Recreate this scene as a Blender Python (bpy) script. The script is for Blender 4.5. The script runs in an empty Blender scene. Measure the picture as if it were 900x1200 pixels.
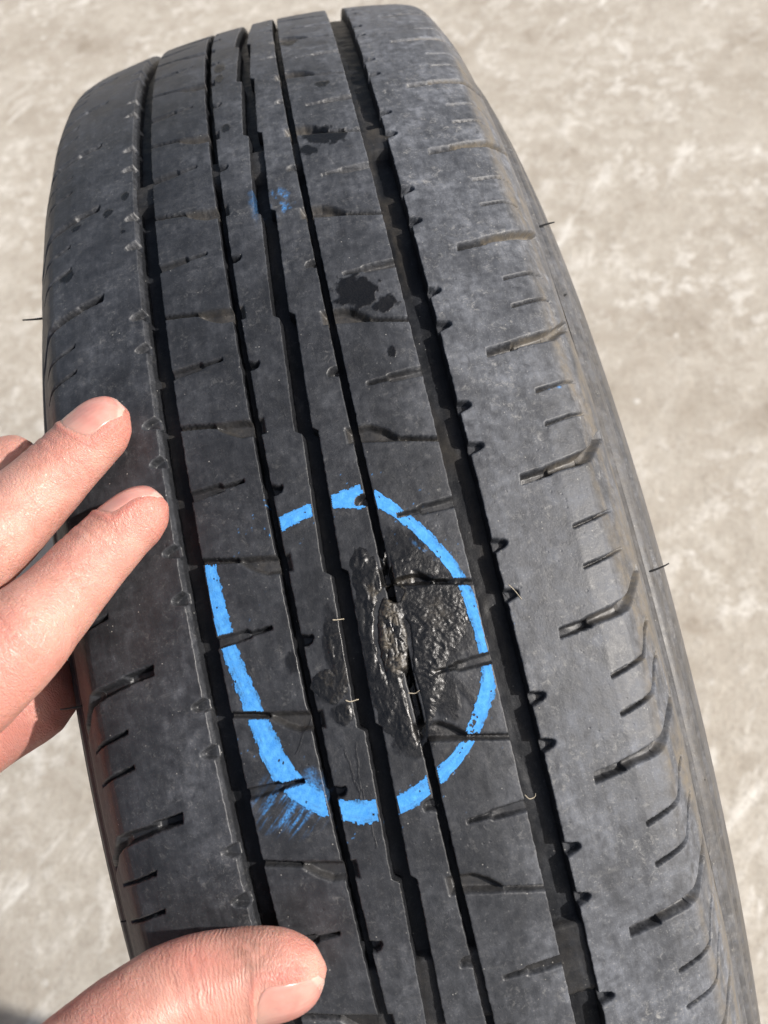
import bpy, math, random
import numpy as np
from mathutils import Matrix, Vector
from mathutils.bvhtree import BVHTree

random.seed(7)
SC = bpy.context.scene
COL = SC.collection

# ------------------------------------------------------------------ frame of reference
# The tyre is laid out in millimetres in its own frame (x = axle, y = along the tread at the top of
# the picture, z = radial towards the phone) and then stood up on the ground in metres.
R = 270.0                      # tread radius
XC, RC = 3.03, 265.7           # crown of the tread
LEAN = math.radians(25)        # the phone looks at the tread a little in front of its highest point
UP = np.array([0, math.sin(LEAN), math.cos(LEAN)])
FWD = np.array([0, math.cos(LEAN), -math.sin(LEAN)])
TW = np.stack([np.array([1.0, 0, 0]), FWD, UP])      # rows: tyre frame -> world axes
HUB = np.array([0, 0, 0.2702])

def world(P):
    return np.asarray(P, float) @ TW.T * 0.001 + HUB

# ------------------------------------------------------------------ camera
CX, CH, CF = 19.522, 244.577, 1359.46
WV = np.array([-0.13781, 0.043569, -0.225957])
def rodr(w):
    th = np.linalg.norm(w); k = w / th
    K = np.array([[0, -k[2], k[1]], [k[2], 0, -k[0]], [-k[1], k[0], 0]])
    return np.eye(3) + math.sin(th) * K + (1 - math.cos(th)) * K @ K
CAM_M = rodr(WV) @ np.array([[1, 0, 0], [0, -1, 0], [0, 0, -1.0]])   # rows: right, down, forward
CAM_P = np.array([CX, 0, R + CH])
cd = bpy.data.cameras.new("camera"); cam = bpy.data.objects.new("camera", cd); COL.objects.link(cam)
m = np.eye(4)
wm = CAM_M @ TW.T
m[:3, 0], m[:3, 1], m[:3, 2], m[:3, 3] = wm[0], -wm[1], -wm[2], world(CAM_P)
cam.matrix_world = Matrix(m.tolist())
cd.sensor_fit = 'VERTICAL'; cd.sensor_height = 24.0; cd.lens = CF / 1200 * 24.0
cd.clip_start = 0.01; cd.clip_end = 200
cd.dof.use_dof = True; cd.dof.focus_distance = 0.268; cd.dof.aperture_fstop = 17
SC.camera = cam

# ------------------------------------------------------------------ light
SUN_T = np.array([1.10, 0.01, 1.0]); SUN_T /= np.linalg.norm(SUN_T)
SUN_W = TW @ SUN_T
sun_el = math.asin(SUN_W[2]); sun_rot = math.atan2(SUN_W[0], SUN_W[1])
w = bpy.data.worlds.new("World"); SC.world = w; w.use_nodes = True
nt = w.node_tree; bg = nt.nodes['Background']
sky = nt.nodes.new('ShaderNodeTexSky'); sky.sky_type = 'NISHITA'; sky.sun_disc = False
sky.sun_elevation = sun_el; sky.sun_rotation = sun_rot
sky.air_density = 1.0; sky.dust_density = 5.0; sky.ozone_density = 1.0
hs = nt.nodes.new('ShaderNodeHueSaturation'); hs.inputs['Saturation'].default_value = 0.85      # hazy sky
nt.links.new(sky.outputs[0], hs.inputs['Color']); nt.links.new(hs.outputs[0], bg.inputs[0]); bg.inputs[1].default_value = 0.095
sl = bpy.data.lights.new("sun", 'SUN'); sl.energy = 4.7; sl.angle = math.radians(1.3); sl.color = (1.0, 0.955, 0.90)
so = bpy.data.objects.new("sun", sl); COL.objects.link(so)
so.rotation_euler = Vector((-SUN_W).tolist()).to_track_quat('-Z', 'Y').to_euler()
SC.view_settings.view_transform = 'Standard'; SC.view_settings.look = 'None'
SC.view_settings.exposure = 0.35; SC.view_settings.gamma = 1.0
SC.view_settings.use_curve_mapping = False

# ------------------------------------------------------------------ noise (numpy)
def _h(ix, iy, seed):
    n = (ix.astype(np.int64) * 374761393 + iy.astype(np.int64) * 668265263 + seed * 1442695041) & 0xFFFFFFFF
    n = ((n ^ (n >> 13)) * 1274126177) & 0xFFFFFFFF
    n = ((n ^ (n >> 16)) * 2246822519) & 0xFFFFFFFF
    return ((n ^ (n >> 15)) & 0xFFFF) / 65535.0
def vn(x, y, seed=0):
    x, y = np.broadcast_arrays(np.asarray(x, float), np.asarray(y, float))
    ix, iy = np.floor(x), np.floor(y); fx, fy = x - ix, y - iy
    fx = fx * fx * (3 - 2 * fx); fy = fy * fy * (3 - 2 * fy)
    a, b = _h(ix, iy, seed), _h(ix + 1, iy, seed)
    c, d = _h(ix, iy + 1, seed), _h(ix + 1, iy + 1, seed)
    return (a * (1 - fx) + b * fx) * (1 - fy) + (c * (1 - fx) + d * fx) * fy
def fbm(x, y, seed=0, o=4):
    t = 0; a = 0.5; f = 1.0; n = 0
    for i in range(o):
        t = t + a * vn(x * f + i * 13.7, y * f - i * 7.3, seed + i); n += a; a *= 0.5; f *= 2.03
    return t / n
def uvw_of(X, S, D): return np.stack([X.ravel(), S.ravel(), D.ravel()], -1) * .001
def sstep(a, b, x):
    t = np.clip((x - a) / (b - a), 0, 1); return t * t * (3 - 2 * t)

# ------------------------------------------------------------------ material helpers
def new_mat(name):
    mt = bpy.data.materials.new(name); mt.use_nodes = True
    return mt, mt.node_tree, mt.node_tree.nodes['Principled BSDF']
class NB:
    def __init__(s, nt): s.nt = nt
    def n(s, t, **kw):
        nd = s.nt.nodes.new(t)
        for k, v in kw.items():
            if k.startswith('i_'):
                key = k[2:]; key = int(key) if key.isdigit() else key
                s.set(nd.inputs[key], v)
            else: setattr(nd, k, v)
        return nd
    def set(s, sock, v):
        if isinstance(v, bpy.types.NodeSocket): s.nt.links.new(v, sock)
        else: sock.default_value = v
    def attr(s, name): return s.n('ShaderNodeAttribute', attribute_name=name).outputs['Fac']
    def coord(s, kind='Object'): return s.n('ShaderNodeTexCoord').outputs[kind]
    def noise(s, vec, scale, detail=4, rough=0.55, dist=0.0):
        nd = s.n('ShaderNodeTexNoise', i_Vector=vec, i_Scale=scale, i_Detail=detail, i_Roughness=rough, i_Distortion=dist)
        return nd.outputs['Fac']
    def vor(s, vec, scale, feature='F1', out='Distance', rnd=1.0):
        nd = s.n('ShaderNodeTexVoronoi', feature=feature, i_Vector=vec, i_Scale=scale, i_Randomness=rnd)
        return nd.outputs[out]
    def mathn(s, op, a, b=0.0, c=0.0, clamp=False):
        nd = s.n('ShaderNodeMath', operation=op, use_clamp=clamp); s.set(nd.inputs[0], a); s.set(nd.inputs[1], b); s.set(nd.inputs[2], c)
        return nd.outputs[0]
    def mr(s, v, a, b, c=0.0, d=1.0, smooth=False):
        nd = s.n('ShaderNodeMapRange', i_Value=v); nd.interpolation_type = 'SMOOTHSTEP' if smooth else 'LINEAR'
        for k, x in zip((1, 2, 3, 4), (a, b, c, d)): s.set(nd.inputs[k], x)
        return nd.outputs[0]
    def mix(s, f, a, b):
        nd = s.n('ShaderNodeMix', data_type='RGBA'); s.set(nd.inputs[0], f)
        for sk, v in ((nd.inputs[6], a), (nd.inputs[7], b)):
            s.set(sk, v if isinstance(v, bpy.types.NodeSocket) else (*v, 1.0))
        return nd.outputs[2]
    def mapping(s, vec, scale): return s.n('ShaderNodeMapping', i_Vector=vec, i_Scale=scale).outputs[0]
    def bump(s, h, strength, dist, normal=None):
        nd = s.n('ShaderNodeBump', i_Height=h, i_Strength=strength, i_Distance=dist)
        if normal is not None: s.set(nd.inputs['Normal'], normal)
        return nd.outputs[0]

def rubber_material(name, spec=.45, shade=1.0):
    mt, nt, bs = new_mat(name); b = NB(nt)
    co = b.n('ShaderNodeAttribute', attribute_name='uvw').outputs['Vector']
    dust_shade, dark, blue, slot = (b.attr(k) for k in ('dust_shade', 'dark', 'blue', 'slot'))
    n1 = b.noise(co, 90, 6, 0.65); n2 = b.noise(co, 420, 5, 0.62, 0.3); n3 = b.noise(co, 1900, 3, 0.6)
    scuff = b.noise(b.mapping(co, (1.0, .22, 1.0)), 520, 6, .72)          # rubbed along the rolling direction
    cross = b.noise(b.mapping(co, (.25, 1.0, 1.0)), 430, 6, .72, .4)      # and across it
    base = b.mix(b.mr(n1, .3, .7), (.0066, .0071, .0084), (.0125, .0134, .0156))
    base = b.mix(b.mathn('MULTIPLY', b.mr(scuff, .52, .74), .45), base, (.028, .029, .033))
    patch = b.mathn('MULTIPLY', b.mr(n1, .33, .66), b.mr(n2, .30, .66))
    f = b.mathn('MULTIPLY', dust_shade, b.mathn('ADD', b.mathn('MULTIPLY', patch, .80), .30), clamp=True)
    f = b.mathn('MULTIPLY', f, b.mr(scuff, .25, .60, .55, 1.15), clamp=True)
    col = b.mix(f, base, (.140, .150, .172))
    # pale mottled scuffs and grit, with fine glints painted into the colour
    sc = b.mathn('MULTIPLY', b.mr(b.noise(co, 560, 7, .80, .5), .53, .66), b.mr(b.noise(co, 75, 5, .68), .45, .60))
    sc = b.mathn('MAXIMUM', sc, b.mathn('MULTIPLY', b.mathn('MULTIPLY', b.mr(cross, .58, .72), b.mr(b.noise(co, 50, 4, .6), .52, .66)), .5))
    glint = b.mathn('MULTIPLY', b.mr(b.noise(co, 2300, 3, .7), .56, .70), b.mr(n2, .42, .60))
    sc = b.mathn('MAXIMUM', sc, b.mathn('MULTIPLY', glint, .75))
    col = b.mix(b.mathn('MULTIPLY', sc, b.mathn('MULTIPLY_ADD', dust_shade, .60, .045, clamp=True)), col, (.34, .335, .32))
    grit = b.mathn('MULTIPLY', b.mr(b.vor(co, 640), .12, .06), b.mr(b.noise(co, 260, 2), .55, .63))
    col = b.mix(b.mathn('MULTIPLY', grit, .55), col, (.38, .37, .34))
    # earth packed into sipes and slots
    sd = b.mathn('MULTIPLY', slot, b.mr(b.noise(co, 330, 5, .7), .25, .72), clamp=True)
    col = b.mix(sd, col, (.128, .112, .090))
    dk = b.mathn('MULTIPLY', dark, b.mr(n2, .12, .34), clamp=True)
    col = b.mix(dk, col, (.0050, .0050, .0054))
    bl = b.mathn('MULTIPLY', blue, b.mr(n3, .32, .58), clamp=True)
    col = b.mix(bl, col, (.055, .25, .60))
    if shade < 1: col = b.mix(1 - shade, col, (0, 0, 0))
    b.set(bs.inputs['Base Color'], col)
    ro = b.mr(f, 0, .8, .43, .70)
    ro = b.mathn('ADD', ro, b.mathn('MULTIPLY', b.mathn('SUBTRACT', n2, .5), .24))
    ro = b.mathn('SUBTRACT', ro, b.mathn('MULTIPLY', dk, .17))
    b.set(bs.inputs['Roughness'], ro)
    bs.inputs['Specular IOR Level'].default_value = spec
    h = b.mathn('ADD', b.mathn('MULTIPLY', n2, .45), b.mathn('MULTIPLY', n3, .34))
    h = b.mathn('ADD', h, b.mathn('ADD', b.mathn('MULTIPLY', scuff, .35), b.mathn('MULTIPLY', cross, .25)))
    pits = b.mathn('MULTIPLY', b.mr(b.vor(co, 560), .20, .05), b.mr(b.noise(co, 180, 2), .52, .60))
    h = b.mathn('SUBTRACT', h, b.mathn('MULTIPLY', pits, .5))
    film = b.mathn('MULTIPLY', dk, b.mathn('ADD', b.noise(co, 900, 4, .7), b.mathn('MULTIPLY', b.noise(b.mapping(co, (1, .4, 1)), 500, 3), .8)))
    h = b.mathn('ADD', h, b.mathn('MULTIPLY', film, .9))
    b.set(bs.inputs['Normal'], b.bump(h, .55, .00024))
    return mt

# ------------------------------------------------------------------ object helpers
def link_mesh(name, me, parent=None, mat=None):
    o = bpy.data.objects.new(name, me); COL.objects.link(o)
    if parent is not None: o.parent = parent
    if mat is not None: me.materials.append(mat)
    return o
def raw_mesh(name, V, F, attrs=None, smooth=True):
    """V (n,3) local metres, F (m,4) or (m,3) ints"""
    me = bpy.data.meshes.new(name)
    V = np.ascontiguousarray(V, np.float32); F = np.ascontiguousarray(F, np.int32); k = F.shape[1]
    me.vertices.add(len(V)); me.vertices.foreach_set('co', V.ravel())
    me.loops.add(F.size); me.loops.foreach_set('vertex_index', F.ravel())
    me.polygons.add(len(F)); me.polygons.foreach_set('loop_start', np.arange(0, F.size, k, dtype=np.int32))
    me.polygons.foreach_set('use_smooth', np.full(len(F), smooth))
    me.update(calc_edges=True)
    if attrs:
        for nme, a in attrs.items():
            if np.ndim(a) == 2:
                at = me.attributes.new(nme, 'FLOAT_VECTOR', 'POINT'); at.data.foreach_set('vector', np.ascontiguousarray(a, np.float32).ravel()); continue
            at = me.attributes.new(nme, 'FLOAT', 'POINT'); at.data.foreach_set('value', np.ascontiguousarray(a, np.float32).ravel())
    return me
def grid_faces(nr, nc, wrap=False, flip=False):
    idx = np.arange(nr * nc).reshape(nr, nc)
    a = idx if wrap else idx[:-1]; bq = np.roll(idx, -1, 0) if wrap else idx[1:]
    F = np.stack([a[:, :-1], a[:, 1:], bq[:, 1:], bq[:, :-1]], -1).reshape(-1, 4)
    return F[:, ::-1] if flip else F
def compact(V, F, attrs):
    u, inv = np.unique(F, return_inverse=True)
    return V[u], inv.reshape(F.shape), {k: a[u] for k, a in attrs.items()}
def tag(o, label=None, cat=None, kind=None, group=None):
    for k, v in (('label', label), ('category', cat), ('kind', kind), ('group', group)):
        if v: o[k] = v
    return o
def tube_mesh(name, pts, rad, seg=6):
    """pts in metres (local), rad array in metres"""
    pts = np.asarray(pts, float); n = len(pts); rad = np.broadcast_to(np.asarray(rad, float), (n,))
    T = np.gradient(pts, axis=0); T /= np.linalg.norm(T, axis=1)[:, None]
    ref = np.array([0.31, 0.17, 0.93]); ref /= np.linalg.norm(ref)
    A = np.cross(T, ref); A /= np.linalg.norm(A, axis=1)[:, None]; B = np.cross(T, A)
    an = np.linspace(0, 2 * math.pi, seg, endpoint=False)
    V = pts[:, None] + rad[:, None, None] * (A[:, None] * np.cos(an)[None, :, None] + B[:, None] * np.sin(an)[None, :, None])
    idx = np.arange(n * seg).reshape(n, seg); nx = np.roll(idx, -1, 1)
    F = np.stack([idx[:-1], nx[:-1], nx[1:], idx[1:]], -1).reshape(-1, 4)
    V = np.concatenate([V.reshape(-1, 3), pts[:1], pts[-1:]])
    c0, c1 = n * seg, n * seg + 1
    F = np.concatenate([F, np.stack([np.full(seg, c0), nx[0], idx[0], np.full(seg, c0)], -1)[:, [0, 1, 2, 2]],
                        np.stack([np.full(seg, c1), idx[-1], nx[-1], nx[-1]], -1)])
    me = bpy.data.meshes.new(name)
    me.from_pydata(V.tolist(), [], [list(dict.fromkeys(f)) for f in F.tolist()])
    for p in me.polygons: p.use_smooth = True
    return me

# ------------------------------------------------------------------ ground
def build_ground():
    mt, nt, bs = new_mat("concrete"); b = NB(nt); co = b.coord()
    big = b.noise(co, 5, 4, .6); mid = b.noise(co, 17, 6, .66, .2); fine = b.noise(co, 62, 6, .68); vfine = b.noise(co, 300, 5, .72)
    col = b.mix(b.mr(mid, .34, .66), (0.320, 0.283, 0.235), (0.448, 0.415, 0.363))
    col = b.mix(b.mathn('MULTIPLY', b.mr(big, .35, .68), .7), col, b.mix(b.mr(fine, .36, .62), (0.376, 0.342, 0.293), (0.489, 0.459, 0.404)))
    wh = b.mathn('MULTIPLY', b.mr(fine, .49, .60), b.mr(b.noise(co, 11, 6, .68, .3), .44, .60))
    col = b.mix(b.mathn('MULTIPLY', wh, .62), col, (0.624, 0.604, 0.563))
    streak = b.noise(b.mapping(b.n('ShaderNodeVectorRotate', i_Vector=co, i_Angle=.7).outputs[0], (1.0, .35, 1)), 38, 6, .7, .4)
    col = b.mix(b.mathn('MULTIPLY', b.mr(streak, .55, .66), b.mr(b.noise(co, 8, 3, .6), .42, .58)), col, (0.608, 0.587, 0.542))
    spot = b.mathn('MULTIPLY', b.mr(b.vor(co, 42), .15, .05), b.mr(fine, .47, .56))
    col = b.mix(b.mathn('MULTIPLY', spot, .7), col, (0.665, 0.652, 0.620))
    dk = b.mathn('MULTIPLY', b.mr(b.noise(co, 12, 5, .7), .56, .68), b.mr(fine, .35, .55))
    col = b.mix(b.mathn('MULTIPLY', dk, .8), col, (0.240, 0.200, 0.157))
    col = b.mix(b.mathn('MULTIPLY', b.mr(vfine, .50, .66), .38), col, (0.225, 0.196, 0.164))
    b.set(bs.inputs['Base Color'], col); bs.inputs['Roughness'].default_value = .85
    bs.inputs['Specular IOR Level'].default_value = .25
    h = b.mathn('ADD', b.mathn('MULTIPLY', fine, .7), b.mathn('MULTIPLY', vfine, .3))
    b.set(bs.inputs['Normal'], b.bump(h, .5, .004))
    n = 40; g = np.linspace(-1, 1, n); g = np.sign(g) * np.abs(g) ** 3 * 30
    X, Y = np.meshgrid(g, g); Z = (fbm(X * 1.3, Y * 1.3, 5) - .5) * .004
    Z *= (np.hypot(X, Y) < 25)
    Z -= .0022
    V = np.stack([X, Y, Z], -1).reshape(-1, 3)
    o = link_mesh("concrete_ground", raw_mesh("concrete_ground", V, grid_faces(n, n)), None, mt)
    tag(o, "pale mottled concrete ground under the tyre", None, 'structure')
build_ground()

# ------------------------------------------------------------------ tyre profile
DK = np.array([0, .8, 2.5, 6, 11, 18, 28, 42, 60.0])
XK = np.array([52, 57.6, 59.6, 61.8, 64.5, 66.3, 70.1, 76, 80.0])
def pchip(xk, yk, x):
    h = np.diff(xk); dl = np.diff(yk) / h; mm = np.zeros_like(yk); mm[0], mm[-1] = dl[0], dl[-1]
    for i in range(1, len(yk) - 1):
        mm[i] = 0 if dl[i - 1] * dl[i] <= 0 else 2 * dl[i - 1] * dl[i] / (dl[i - 1] + dl[i])
    k = np.clip(np.searchsorted(xk, x) - 1, 0, len(xk) - 2); t = (x - xk[k]) / h[k]
    return (2*t**3-3*t**2+1)*yk[k] + (t**3-2*t**2+t)*h[k]*mm[k] + (-2*t**3+3*t**2)*yk[k+1] + (t**3-t**2)*h[k]*mm[k+1]
def crown(x): return R - (np.clip(x, -58, 58) - XC) ** 2 / (2 * RC)
_dd = np.linspace(0, 60, 1201); _xx = pchip(DK, XK, _dd)
PROF = {}
for sd in (1, -1):
    x0 = np.linspace(-20, 52, 300)[:-1]
    px = np.concatenate([x0, _xx]) * sd
    pr = np.concatenate([crown(x0 * sd), crown(_xx * sd) - _dd])
    q = np.concatenate([[0], np.cumsum(np.hypot(np.diff(px), np.diff(pr)))])
    q = q - np.interp(0, x0, q[:len(x0)])          # q == |x| (nearly) on the crown
    tx, tr = np.gradient(px, q), np.gradient(pr, q)
    PROF[sd] = (q, px, pr, -tr * sd, tx * sd, q[len(x0):], _dd)      # outward normal
def drop_to_q(d, sd):
    return np.interp(d, PROF[sd][6], PROF[sd][5])
def surf(xq, s, depth):
    """tread surface point for signed cross coordinate xq (mm, arclength past the shoulder), arc s (mm), depth below it"""
    xq, s, depth = np.broadcast_arrays(np.asarray(xq, float), np.asarray(s, float), np.asarray(depth, float))
    out = np.zeros(xq.shape + (3,))
    for sd in (1, -1):
        mk = (xq >= 0) if sd > 0 else (xq < 0)
        if not mk.any(): continue
        q, px, pr, nx, nr, _, _ = PROF[sd]; a = np.abs(xq[mk])
        x = np.interp(a, q, px) - depth[mk] * np.interp(a, q, nx)
        r = np.interp(a, q, pr) - depth[mk] * np.interp(a, q, nr)
        th = s[mk] / R
        out[mk] = np.stack([x, r * np.sin(th), r * np.cos(th)], -1)
    return out

# ------------------------------------------------------------------ tread pattern (arc positions of the pitches)
PB = np.array([265.5, 232.5, 199.8, 167.0, 134.2, 99.0, 68.2, 36.4, 1.7, -29.5, -63.3, -96.0, -128.7, -161.4])
def ps(k): return np.interp(k, np.arange(len(PB)), PB)
NP_ = len(PB) - 1
G1L, G1R, G2L, G2R, G4L, G4R, G5L, G5R = -34.0, -28.4, -12.2, -10.15, 9.4, 11.2, 27.7, 34.0
JOG = [ps(k + .345) for k in range(NP_)]
def g3(s):
    """left and right edge of the zig-zag centre groove at arc s"""
    jj = np.array(sorted(JOG)); i = np.clip(np.searchsorted(jj, s), 1, len(jj) - 1)
    lo, hi = jj[i - 1], jj[i]; t = np.clip((s - lo) / (hi - lo), 0, 1)       # 0 just above the lower jog
    w_ = np.clip((s - lo) / 1.1, 0, 1)
    L = -2.85 + 1.5 * t; Rr = 1.15 + 1.25 * t
    L = L * w_ + (-1.35) * (1 - w_); Rr = Rr * w_ + 2.4 * (1 - w_)
    return L, Rr

POLYS = []          # (polygon (n,2), depth, wall width, dirt)
def rotp(P, a): return [(a[0] - x, a[1] - y) for x, y in P]
for k in range(NP_):
    rnd = random.Random(k + 3)
    pit = abs(ps(k + 1) - ps(k)); sc = pit / 32.7
    j = lambda v=.25: rnd.uniform(-v, v)
    for sd in (1, -1):
        # shoulder slots: big one with a narrow deep tip and a wider outer flank, then two fine sipes
        a = (43.1, ps(k)) if sd > 0 else (-43.6, ps(k + .66))
        sh = lambda P: [(a[0] + x, a[1] + y + .0) for x, y in P] if sd > 0 else [(a[0] - x, a[1] - y) for x, y in P]
        tip = [(.0, -1.2), (.3, 1.15), (3, 1.5), (7.2, 2.0), (7.2, -.25), (3, -.8)]
        out = [(6.2, -.45), (6.0, 2.15), (12.5, 3.5), (16.5, 4.7), (19, 6.0), (22, 8.2), (26, 11), (31, 13.5), (31.6, 10.8), (26.5, 8.0), (22.5, 5.2), (19.5, 3.0), (17.6, 1.7), (13.8, .8), (8, .1)]
        POLYS.append((sh(tip), 3.4, .45, .35)); POLYS.append((sh(out), 2.5, 1.0, 1.0))
        for f in ((.365, .63) if sd > 0 else (.0, .25)):
            a = (51.8, ps(k + f)) if sd > 0 else (-52.3, ps(k + f))
            v = j(.3); y = 1.0 if sd > 0 and ps(k) < 20 else .45
            if y < 1: POLYS.append((sh([(0, -.5), (.1, .45), (5.5, 1.6), (9.5, 2.6 + v), (12.8, 3.3 + v), (12.9, 2.8 + v), (9.6, 1.8 + v), (5.6, .8)]), 2.2, .38, .7))
            else: POLYS.append((sh([(0, -.55), (.1, .5), (5.5, 1.85), (9.2, 3.1 + v), (11, 5.2 * y), (13.5, 8.5 * y), (17, 11 * y), (17.4, 10 * y), (14.3, 7.6 * y - .1), (11.8, 4.3 * y - .1), (10, 2.1 + v), (5.6, .95)]), 2.6, .38, .7))
        # stubs cut into the shoulder from the wide groove
        for f in ((.38, .70) if sd > 0 else (-.05, .27)):
            kk = k + f
            if kk < 0: continue
            a = (G5R, ps(kk)) if sd > 0 else (G1L, ps(kk))
            L = 3.0 + j(.3)
            POLYS.append((sh([(-1.5, 1.5), (0, 1.35), (L - .6, .75), (L, .2), (L - .1, -.5), (L - .9, -1.0), (0, -1.75), (-1.5, -1.9)]), 2.3, .40, .05))
        # long cross slot of the block ribs: pod at the thin groove, fine sipe to the wide groove
        s0 = ps(k + .40) if sd > 0 else ps(k + .21)
        s0 = s0 - (1.0 if sd > 0 else 0)
        a = (10.1, s0) if sd > 0 else (-11.0, s0)
        POLYS.append((sh([(-2, 2.0), (0, 2.0), (3.9, 1.6), (6.6, .1), (8.6, -1.6), (9.9, -3.0), (10.6, -4.2), (6, -3.5), (0, -2.3), (-2, -2.2)]), 2.2, 1.25, .8))
        POLYS.append((sh([(9, -2.6), (9.4, -3.9), (14, -5.0), (20, -6.3), (20, -4.9), (14, -3.7)]), 2.2, .45, .8))
        # half slot from the wide groove: thick then fine
        a = (15.2, ps(k + .07)) if sd > 0 else (-16.0, ps(k + .58))
        POLYS.append((sh([(4.6, .95), (5.5, 1.25), (12.4, 1.7), (14.5, 1.7), (14.5, -.8), (12.2, -.9), (5.4, -1.0), (4.7, -.4)]), 1.9, .55, .25))
        POLYS.append((sh([(0, -.5), (0, .35), (5.5, .75), (5.5, -.35)]), 2.2, .36, .2))
        # nub at the thin groove
        a = (G4L, ps(k + .92)) if sd > 0 else (G2R, ps(k + .70))
        POLYS.append((rotp([(-1, 1.6), (.2, 1.3), (1.3, .9), (2.3, .9), (2.5, .1), (1.9, -.9), (.8, -1.3), (-1, -1.3)], (a[0], a[1])) if sd > 0 else
                      [(a[0] + x, a[1] + y) for x, y in [(-1, 1.6), (.2, 1.3), (1.3, .9), (2.3, .9), (2.5, .1), (1.9, -.9), (.8, -1.3), (-1, -1.3)]], 2.6, .55, .15))

def poly_sd(X, Y, P):
    """signed distance, positive inside"""
    P = np.asarray(P, float); d = np.full(X.shape, 1e9); ins = np.zeros(X.shape, bool); n = len(P)
    for i in range(n):
        a, b_ = P[i], P[(i + 1) % n]; e = b_ - a
        t = np.clip(((X - a[0]) * e[0] + (Y - a[1]) * e[1]) / (e @ e), 0, 1)
        d = np.minimum(d, np.hypot(X - a[0] - t * e[0], Y - a[1] - t * e[1]))
        c = ((a[1] > Y) != (b_[1] > Y))
        with np.errstate(divide='ignore', invalid='ignore'):
            xi = (b_[0] - a[0]) * (Y - a[1]) / (b_[1] - a[1] if b_[1] != a[1] else 1e-9) + a[0]
        ins ^= c & (X < xi)
    return np.where(ins, d, -d)

def slots(X, S):
    """depth of the slots and their dirt at (x, s) arrays"""
    H = np.zeros(X.shape); D = np.zeros(X.shape)
    shp = X.shape; x, s = X.ravel(), S.ravel(); h, dd = H.ravel(), D.ravel()
    order = np.argsort(s, kind='stable'); ss = s[order]
    for P, dep, wd, dirt in POLYS:
        Pa = np.asarray(P); lo, hi = Pa.min(0) - .6, Pa.max(0) + .6
        i0, i1 = np.searchsorted(ss, lo[1]), np.searchsorted(ss, hi[1])
        if i1 <= i0: continue
        ii = order[i0:i1]; ii = ii[(x[ii] > lo[0]) & (x[ii] < hi[0])]
        if not len(ii): continue
        sdv = poly_sd(x[ii], s[ii], P)
        sdv = sdv + (fbm(x[ii] * 1.6, s[ii] * 1.6, 91, 3) - .5) * .20
        g = sstep(-.14, wd, sdv)
        h[ii] = np.maximum(h[ii], dep * g * (.92 + .16 * vn(x[ii] * .35, s[ii] * .35, 12)))
        dd[ii] = np.maximum(dd[ii], dirt * sstep(.0, .5, sdv))
    return h.reshape(shp), dd.reshape(shp)

def relief(X, S):
    """slow unevenness of the worn tread"""
    return (fbm(X * .09, S * .06, 21, 3) - .5) * .34 + (fbm(X * .5, S * .4, 23, 3) - .5) * .07

def blob(X, S, cx, cs, rx, rs, seed, rough=.5, soft=.25):
    d = np.hypot((X - cx) / rx, (S - cs) / rs) + (fbm(X * .55, S * .55, seed, 4) - .5) * rough * 2
    return 1 - sstep(1 - soft, 1 + soft * .4, d)

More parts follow.
